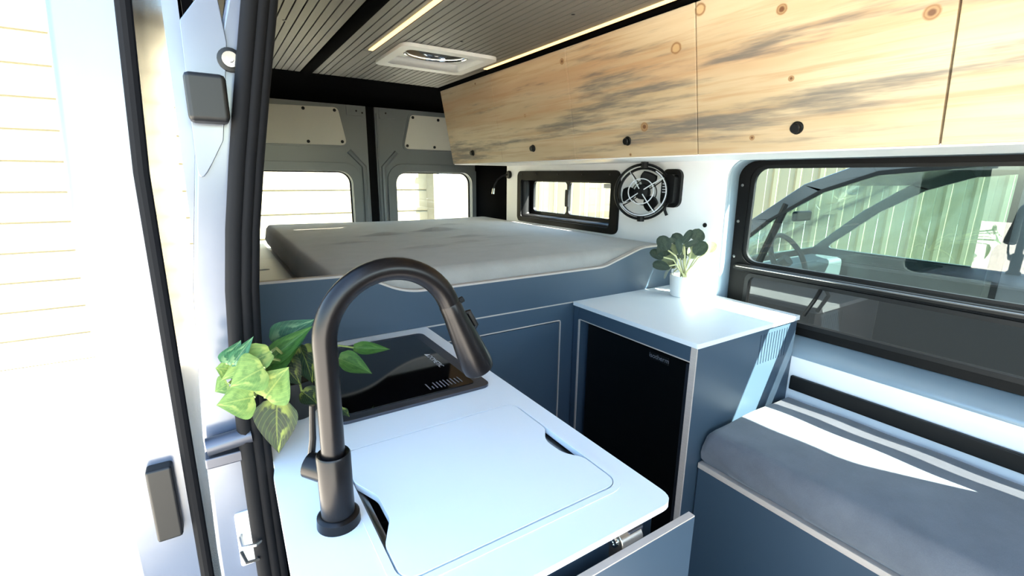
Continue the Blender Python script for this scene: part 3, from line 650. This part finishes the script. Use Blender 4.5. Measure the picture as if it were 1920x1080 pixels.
# ---------------------------------------------------------------- lights and vent
def ledstrip(x, y0, y1, label):
    t = thing('led_strip', label, 'light', (x, (y0+y1)/2, 1.06), 'ceiling light strips')
    MB().box(x-.052, x+.030, y0, y1+.03, 1.062, 1.083).build('channel', 'ceil', t, smooth=0)
    MB().box(x-.019, x+.019, y0+.01, y1-.01, 1.055, 1.063).build('diffuser', 'led', t, smooth=0)
ledstrip(1.34, -1.5, 4.40, 'warm ceiling light strip left of the roof vent')
ledstrip(2.52, -1.5, 4.47, 'warm ceiling light strip along the overhead cabinets')
vt = thing('roof_vent', 'white square roof vent with smoky dome in the slat ceiling', 'vent', (1.93, 4.36, 1.03))
vo = rr(1.475, 2.385, 3.955, 4.775, .08); vi = rr(1.56, 2.30, 4.06, 4.67, .05)
MB().plate(vo, [vi], (0, 0, 1.030), X_, Y_, (0, 0, .03)).build('frame', 'pot', vt, bev=.014, seg=3)
mb = MB(); n = len(vi); v2 = rr(1.59, 2.27, 4.08, 4.62, .04)
mb.add([(x, y, 1.034) for x, y in vi]+[(x, y, 1.098) for x, y in v2], [(i, (i+1) % n, n+(i+1) % n, n+i) for i in range(n)])
o = mb.build('well', 'pot', vt, smooth=30); md = o.modifiers.new('solid', 'SOLIDIFY'); md.thickness = .006; md.offset = 1
ring = [(1.93+.30*math.cos(2*math.pi*k/40), 4.335+.235*math.sin(2*math.pi*k/40)) for k in range(40)]
MB().plate(rr(1.58, 2.28, 4.07, 4.63, .04), [ring], (0, 0, 1.097), X_, Y_, (0, 0, .012)).build('top_plate', 'pot', vt)
mb = MB()
vs = []; fs = []
for i, (s_, hgt) in enumerate(((1, 1.10), (.97, 1.13), (.85, 1.165), (.6, 1.19), (.3, 1.20), (.02, 1.202))):
    for k in range(40): vs.append((1.93+.30*s_*math.cos(2*math.pi*k/40), 4.335+.235*s_*math.sin(2*math.pi*k/40), hgt))
for i in range(5):
    for k in range(40): fs.append((i*40+k, i*40+(k+1) % 40, (i+1)*40+(k+1) % 40, (i+1)*40+k))
mb.add(vs, fs); mb.build('dome', 'lens', vt, smooth=60)
rg = []
for k in range(41): a = 2*math.pi*k/40; rg.append((1.93+.303*math.cos(a), 4.335+.238*math.sin(a), 1.094))
MB().tube(rg, .012, 8, cap=False).build('chrome_ring', 'chrome', vt)
MB().plate(rr(1.50, 2.36, 4.0, 4.73, .08), [], (0, 0, 1.40), X_, Y_, (0, 0, .02)).build('roof_lid', 'frosted', vt)
# ---------------------------------------------------------------- fan
fn = thing('cabin_fan', 'black gimbal fan mounted on the white wall beside the half slider window', 'fan', (3.6, 2.95, -.25))
mb = MB(); mb.plate(rr(2.835, 3.055, -.265, .085, .07, 8), [], (WX-.035, 0, 0), Y_, Z_, (.036, 0, 0)); mb.build('wall_plate', 'blackplastic', fn, bev=.012)
mb = MB(); mb.plate(rr(2.86, 3.0, -.225, .035, .035, 6), [], (WX-.095, 0, 0), Y_, Z_, (.07, 0, 0)); mb.build('motor_box', 'blackplastic', fn, bev=.016)
for z in (-.05, -.075, -.10, -.125): MB().box(WX-.100, WX-.094, 2.95, 2.985, z-.004, z+.004).build('control_mark', 'print', fn, smooth=0)
MB().tube([(WX-.06, 2.97, -.22), (WX-.06, 2.97, -.29), (WX-.05, 2.95, -.34)], .014, 8).build('cord', 'blackplastic', fn)
FC = Vector((3.455, 3.115, -.128)); ax = Vector((-.86, -.5, .10)).normalized(); RG = .252
hz = Vector((0, 0, 1)); hz = (hz-ax*hz.dot(ax)).normalized(); rt = ax.cross(hz)
gax = Vector((-.72, -.68, -.05)).normalized()
MB().torus(FC, gax, RG, .013, 48, 8, flat=2.0).build('gimbal_ring', 'blackplastic', fn)
gz = (Vector((0, 0, 1))-gax*gax.z).normalized(); grt = gax.cross(gz); grt = grt if grt.y < 0 else -grt
for s_ in (1, -1):
    p = FC+gz*RG*s_; MB().tube([p-gz*.03*s_, p+gz*.022*s_], .035, 10).build('pivot', 'blackplastic', fn)
p = FC+grt*RG; MB().tube([p-grt*.01, p+grt*.03, Vector((WX-.06, 2.96, -.10))], .020, 10).build('arm', 'blackplastic', fn)
fh = MB().torus(FC, ax, .220, .013, 44, 8, flat=1.8).build('fan_housing', 'blackplastic', fn)
MB().lathe(FC-ax*.05, ax, [(0, .065), (.09, .07), (.115, .062), (.12, .05)], 24).build('hub', 'black', fn)
for k in range(3):
    a0 = math.radians(100+120*k); vs = []; fs = []; n1 = 7; n2 = 7
    for i in range(n1+1):
        rad = .05+.14*i/n1; wv = .42+.30*math.sin(math.pi*i/n1)
        for j in range(n2+1):
            t = j/n2-.5; a = a0+t*wv*1.5; vs.append(FC+(hz*math.cos(a)+rt*math.sin(a))*rad+ax*(.015+.06*t))
    for i in range(n1):
        for j in range(n2): q = i*(n2+1)+j; fs.append((q, q+1, q+n2+2, q+n2+1))
    o = MB().add(vs, fs).build('blade', 'black', fn, smooth=60); md = o.modifiers.new('solid', 'SOLIDIFY'); md.thickness = .003
for dd, tgt in ((.085, 'print'), (-.075, 'blackplastic')):  # front guard pale: bright reflections of chrome put into its colour
    MB().torus(FC+ax*dd, ax, .115, .005, 36, 6).build('guard_ring', tgt, fn)
    for k in range(4):
        a = math.radians(35+90*k); d = hz*math.cos(a)+rt*math.sin(a)
        MB().tube([FC+ax*dd*1.03+d*.03, FC+ax*dd+d*.115, FC+ax*dd*.7+d*.19, FC+ax*dd*.2+d*.225], .005, 6).build('guard_wire', tgt, fn)
MB().torus(FC+ax*.03, ax, .218, .006, 44, 6, a0=math.radians(120), a1=math.radians(330)).build('guard_rim', 'print', fn)
# ---------------------------------------------------------------- reading lamp
rl = thing('reading_lamp', 'small black gooseneck reading lamp at the rear end of the white wall', 'lamp', (3.66, 5.80, .03))
MB().lathe((WX+.002, 5.80, .03), (-1, 0, 0), [(0, .055), (.03, .055), (.04, .045)], 20).build('base', 'blackplastic', rl)
MB().tube([(3.63, 5.80, .03), (3.56, 5.82, .01), (3.49, 5.84, -.04), (3.45, 5.85, -.11), (3.435, 5.85, -.17)], .012, 8).build('gooseneck', 'blackplastic', rl)
MB().tube([(3.436, 5.85, -.16), (3.425, 5.85, -.24)], [.018, .022], 12).build('lamp_head', 'chrome', rl)

# ================================================================ PLANTS
def leaf(base, tip, width, nhint, parent, mt, fold=.35, curl=.25, heart=True, name='leaf'):
    b = Vector(base); t = Vector(tip); d = t-b; L = d.length; d.normalize(); nn = Vector(nhint); nn = (nn-d*nn.dot(d)).normalized(); s = d.cross(nn)
    NL, NW = 16, 8; vs = []; fs = []
    for i in range(NL+1):
        u = i/NL
        if heart: wv = (math.sin(math.pi*u**.52)**.85*(1-u)**.18*1.08) if 0 < u < 1 else 0
        else: wv = math.sqrt(max(0, 1-(2*u-1)**2))
        back = -.10*L if heart else 0
        for j in range(NW+1):
            v = (j/NW-.5)*2; w_ = v*wv*width/2
            lift = fold*abs(w_)-curl*L*(u-.4)**2*.9
            lobe = back*math.sin(math.pi*min(1, abs(v)))**.8*max(0, 1-u*2.2)*(u > 0) if heart else 0
            vs.append(b+d*(u*L+lobe)+s*w_*(1-.25*fold*abs(v))+nn*(lift+curl*L*.15))
    for i in range(NL):
        for j in range(NW): q = i*(NW+1)+j; fs.append((q, q+1, q+NW+2, q+NW+1))
    o = MB().add(vs, fs).build(name, mt, parent, smooth=80)
    ul = o.data.uv_layers.new(name='leaf')
    for lp in o.data.loops: ul.data[lp.index].uv = ((lp.vertex_index//(NW+1))/NL, (lp.vertex_index % (NW+1))/NW)
    return o
po = thing('trailing_plant', 'trailing pothos with heart shaped variegated leaves on the worktop behind the faucet', 'plant', (.225, 2.06, -1.0))
MB().lathe((.215, 2.04, -.9985), (0, 0, 1), [(0, .075), (.01, .082), (.16, .098), (.17, .10), (.172, .088), (.15, .085)], 28).build('pot', 'darkpot', po)
MB().lathe((.215, 2.04, -.86), (0, 0, 1), [(0, .082), (.006, .08)], 24).build('soil', 'soil', po)
PO = [((0.146,1.850,-0.615),(0.290,1.850,-0.538)),((0.121,1.800,-0.653),(0.275,1.800,-0.547)),((0.103,1.800,-0.680),(0.220,1.800,-0.619)),((-0.011,1.560,-0.552),(0.033,1.560,-0.487)),((0.006,1.540,-0.548),(0.066,1.540,-0.475)),((0.107,1.550,-0.538),(-0.035,1.550,-0.599)),((0.081,1.500,-0.566),(-0.013,1.500,-0.605)),((0.075,1.500,-0.660),(0.148,1.500,-0.577)),((0.046,1.500,-0.652),(-0.051,1.500,-0.652)),((0.110,1.550,-0.704),(0.094,1.550,-0.891)),((0.236,1.900,-0.656),(0.271,1.900,-0.823)),((0.225,1.900,-0.844),(0.279,1.890,-0.912)),((0.484,2.100,-0.774),(0.658,2.100,-0.816)),((0.405,2.050,-0.795),(0.551,2.050,-0.898)),((0.346,1.760,-0.889),(0.371,1.755,-0.932)),((0.16,1.88,-0.69),(0.22,1.86,-0.80)),((0.20,1.92,-0.66),(0.25,1.9,-0.76)),((0.15,1.82,-0.70),(0.10,1.75,-0.80)),((-0.007,1.600,-0.588),(-0.042,1.600,-0.575)),((-0.015,1.580,-0.626),(-0.052,1.580,-0.643))]
PS = [(.13, 'leaf_blue', .2), (.085, 'leaf_mid', .5), (.12, 'leaf_mid', .35), (.07, 'leaf_blue', .5), (.05, 'leaf_blue', .5), (.10, 'leaf_lime', .5), (.13, 'leaf_lime', .2), (.14, 'leaf_lime', .25), (.125, 'leaf_lime', .15), (.14, 'leaf_dark', .12), (.13, 'leaf_dark', .3), (.09, 'leaf_dark', .4), (.07, 'leaf_mid', .6), (.11, 'leaf_mid', .3), (.03, 'leaf_dark', .5), (.12, 'leaf_dark', .2), (.11, 'leaf_dark', .3), (.10, 'leaf_mid', .3), (.08, 'leaf_lime', .3), (.07, 'leaf_lime', .3)]
root = Vector((.215, 2.04, -.84))
for (a, b), (w_, mt, fo) in zip(PO, PS):
    a = Vector(a); b = Vector(b); out = (-(a*.5+b*.5)).normalized(); nn = out+Vector((random.uniform(-.35, .35), random.uniform(-.2, .2), random.uniform(.0, .5)))
    lf = leaf(a, b, w_, nn, po, mt, fo, random.uniform(.1, .35))
    mid = root.lerp(a, .5)+Vector((0, 0, .05)); st = [root.lerp(a, .02), root.lerp(mid, .6)+Vector((0, 0, .03)), mid.lerp(a, .5)+Vector((0, 0, .02)), a]
    MB().tube(st, .0045, 6).build('stem', 'stem', po)
ep = thing('eucalyptus_plant', 'small eucalyptus plant in a white pot on the fridge cabinet top', 'plant', (3.42, 2.56, -.998))
pc = (3.40, 2.53)
MB().lathe((pc[0], pc[1], -.998), (0, 0, 1), [(0, .095), (.01, .105), (.17, .118), (.185, .118), (.185, .104), (.16, .10)], 32).build('pot', 'pot', ep)
MB().lathe((pc[0], pc[1], -.85), (0, 0, 1), [(0, .1), (.006, .098)], 24).build('soil', 'soil', ep)
EU = [(3.465,2.482,-0.464),(3.779,2.561,-0.602),(3.082,2.516,-0.514),(3.259,2.577,-0.506),(3.331,2.583,-0.501),(3.270,2.437,-0.464),(3.310,2.423,-0.518),(3.318,2.638,-0.702),(3.039,2.487,-0.697),(3.109,2.481,-0.751),(3.594,2.679,-0.627),(3.352,2.542,-0.657),(3.355,2.637,-0.604),(3.066,2.544,-0.559),(3.337,2.586,-0.753),(3.486,2.459,-0.578),(3.706,2.585,-0.634),(3.527,2.646,-0.646),(3.055,2.556,-0.613),(3.234,2.613,-0.613),(3.574,2.595,-0.637),(3.168,2.437,-0.542)]
rt2 = Vector((pc[0], pc[1], -.84))
for k, p in enumerate(EU):
    p = Vector(p)
    if p.x > 3.57: p = p*(3.57/p.x)
    pale = k in (1, 7, 10, 12, 16, 20); thin = k in (3, 5, 6); rad = .125 if k in (0, 7, 8) else random.uniform(.09, .12)
    view = (-p).normalized(); dr_ = (p-rt2); dr_.y *= .3; dr_.normalize(); dr_ = (dr_+Vector((random.uniform(-.8, .8), random.uniform(-.5, .5), random.uniform(-.7, .3)))).normalized()
    nn = view+Vector((random.uniform(-.7, .7), random.uniform(-.5, .5), random.uniform(-.2, .9))); 
    leaf(p-dr_*rad*.6, p+dr_*rad*.6, rad*(.55 if thin else 1.05), nn, ep, 'euc_pale' if pale else 'euc', .15, .15, False)
    if k % 2 == 0 or pale:
        q = p-dr_*rad*.6; mid = rt2.lerp(q, .55)+Vector((0, 0, .06)); MB().tube([rt2+Vector((random.uniform(-.03, .03), random.uniform(-.03, .03), 0)), rt2.lerp(mid, .6), mid, q], .006, 6).build('stem', 'palestem', ep)

# ================================================================ OUTSIDE
struct('ground', MB().box(-60, 60, -60, 60, GR-.2, GR), 'concrete', 'pale concrete yard around the van')
# building behind the rear doors
bl = thing('building', 'long cream building wall with horizontal boards behind the rear windows', 'building', (-4, 13.5, GR))
MB().box(-24, 7.0, 13.2, 14, GR, 3.2).build('wall', 'render', bl)
for i in range(12): MB().box(-24, 5.45, 13.15, 13.2, GR+.02+.6*i, GR+.585+.6*i).build('board', 'render', bl, bev=.02)
po_ = thing('utility_post', 'grey post with climbing rungs seen through the right rear window', 'post', (5.75, 12.6, GR))
MB().box(5.55, 5.98, 12.5, 12.7, GR, 3.0).build('post', 'galv', po_, bev=.02)
for i in range(8): MB().box(5.5, 6.03, 12.40, 12.49, GR+.35+.85*i, GR+.45+.85*i).build('rung', 'galv', po_, bev=.01)
# cream sheet fence beyond the van
fe = thing('sheet_fence', 'cream ribbed steel fence beyond the side windows', 'fence', (11, 8, GR))
P0 = Vector((7.4, 12.6, 0)); P1 = Vector((17.5, -3.5, 0)); dv = (P1-P0); LN = dv.length; dv.normalize(); nv = Vector((dv.y, -dv.x, 0)); nv = nv if nv.x < 0 else -nv
sw = .46; k = 0; s0 = 0; first = None
while s0+sw < LN:
    a = P0+dv*s0
    if first is None:
        mb = MB(); prof = [(0, 0), (.10, 0), (.14, .05), (.22, .05), (.26, 0), (sw-.012, 0), (sw-.012, -.03), (0, -.03)]
        mb.plate(prof, [], a+Vector((0, 0, GR+.1)), dv, nv, (0, 0, 5.2)); first = mb.build('sheet', 'fence', fe, smooth=0); base = a.copy()
    else:
        o = first.copy(); COL.objects.link(o); o.parent = fe; o.location = first.location+(a-base)*S
    s0 += sw
MB().hexa([P0-nv*.04+Vector((0, 0, GR+.6)), P1-nv*.04+Vector((0, 0, GR+.6)), P1-nv*.1+Vector((0, 0, GR+.6)), P0-nv*.1+Vector((0, 0, GR+.6))], [P0-nv*.04+Vector((0, 0, GR+.8)), P1-nv*.04+Vector((0, 0, GR+.8)), P1-nv*.1+Vector((0, 0, GR+.8)), P0-nv*.1+Vector((0, 0, GR+.8))]).build('rail', 'galv', fe)
# parked van
pv = thing('parked_van', 'grey van parked alongside, seen through the big side window', 'van', (7.2, .5, GR))
SXA, SXB = 5.75, 8.9
body = [(-6, -3.6), (4.9, -3.6), (5.05, -2.9), (5.0, -2.2), (4.75, -1.75), (4.25, -1.32), (4.0, -1.14), (3.35, -.48), (2.8, -.05), (2.2, .2), (1.4, .34), (-6, .40)]
winh = rp([(3.80, -1.13), (3.12, -.49), (2.60, -.14), (2.1, .05), (1.1, .15), (1.1, -1.16)], .05)
for x in (SXA, SXB-.06): MB().plate(body, [winh], (x, 0, 0), Y_, Z_, (.06, 0, 0)).build('body_side', 'othervan', pv, bev=.015)
for x in (SXA+.02, SXB-.04): MB().plate(winh, [], (x, 0, 0), Y_, Z_, (.01, 0, 0)).build('side_glass', 'vanglass', pv, smooth=0)
wc = rp([(3.80, -1.13), (3.12, -.49), (2.60, -.14), (2.1, .05), (1.1, .15), (1.1, -1.16)], .05); ce = (2.2, -.6)
MB().plate([(ce[0]+(y-ce[0])*1.04, ce[1]+(z-ce[1])*1.07) for y, z in wc], [wc], (SXA-.015, 0, 0), Y_, Z_, (.02, 0, 0)).build('window_seal', 'dark_trim', pv)
def strip(pts, name, mt):
    mb = MB(); n = len(pts); mb.add([(SXA+.06, y, z) for y, z in pts]+[(SXB-.06, y, z) for y, z in pts], [(i, i+1, n+i+1, n+i) for i in range(n-1)]); o = mb.build(name, mt, pv, smooth=60); md = o.modifiers.new('solid', 'SOLIDIFY'); md.thickness = .01; return o
strip(body[1:7], 'hood', 'othervan'); strip(body[6:9], 'windshield', 'vanglass'); strip(body[8:], 'roof', 'othervan')
MB().tube([(SXA+.03, 3.26, -1.16), (SXA+.03, 2.97, -.28)], .045, 8).build('window_post', 'dark_trim', pv)
MB().box(SXA+.15, SXB-.15, 3.45, 4.0, -1.75, -1.24).build('dashboard', 'dash', pv, bev=.08)
MB().torus((6.5, 3.22, -1.05), (0, -.85, .5), .36, .035, 32, 8).build('steering_wheel', 'dark_trim', pv)
MB().tube([(6.5, 3.5, -1.3), (6.5, 3.22, -1.05)], .08, 10).build('steering_column', 'dark_trim', pv)
MB().box(6.22, 6.62, 3.06, 3.13, -.52, -.39).build('rear_view_mirror', 'dark_trim', pv, bev=.03)
for x in (SXA+.4, SXA+1.9):
    MB().box(x, x+.9, .9, 1.25, -1.9, -.55).build('seat', 'dark_trim', pv, bev=.1)
for y in (3.6, -3.8):
    for x in (SXA+.05, SXB-.45): MB().lathe((x, y, GR+.68), (1, 0, 0), [(0, .5), (.02, .66), (.36, .68), (.4, .5)], 28).build('wheel', 'rubber', pv)
MB().box(SXA+.1, SXB-.1, -5.9, 4.9, -3.6, -3.3).build('chassis', 'dark_trim', pv)
ss = thing('straw_stack', 'ochre stack of bales outside the lower right corner of the half slider window', 'bales', (8.7, 9.0, GR))
for k in range(4):
    MB().box(8.25+.06*(k % 2), 9.25-.05*(k % 3), 8.7+.05*k, 9.3+.04*k, GR+.74*k, GR+.74*k+.72).build('bale', 'ochre', ss, bev=.07)
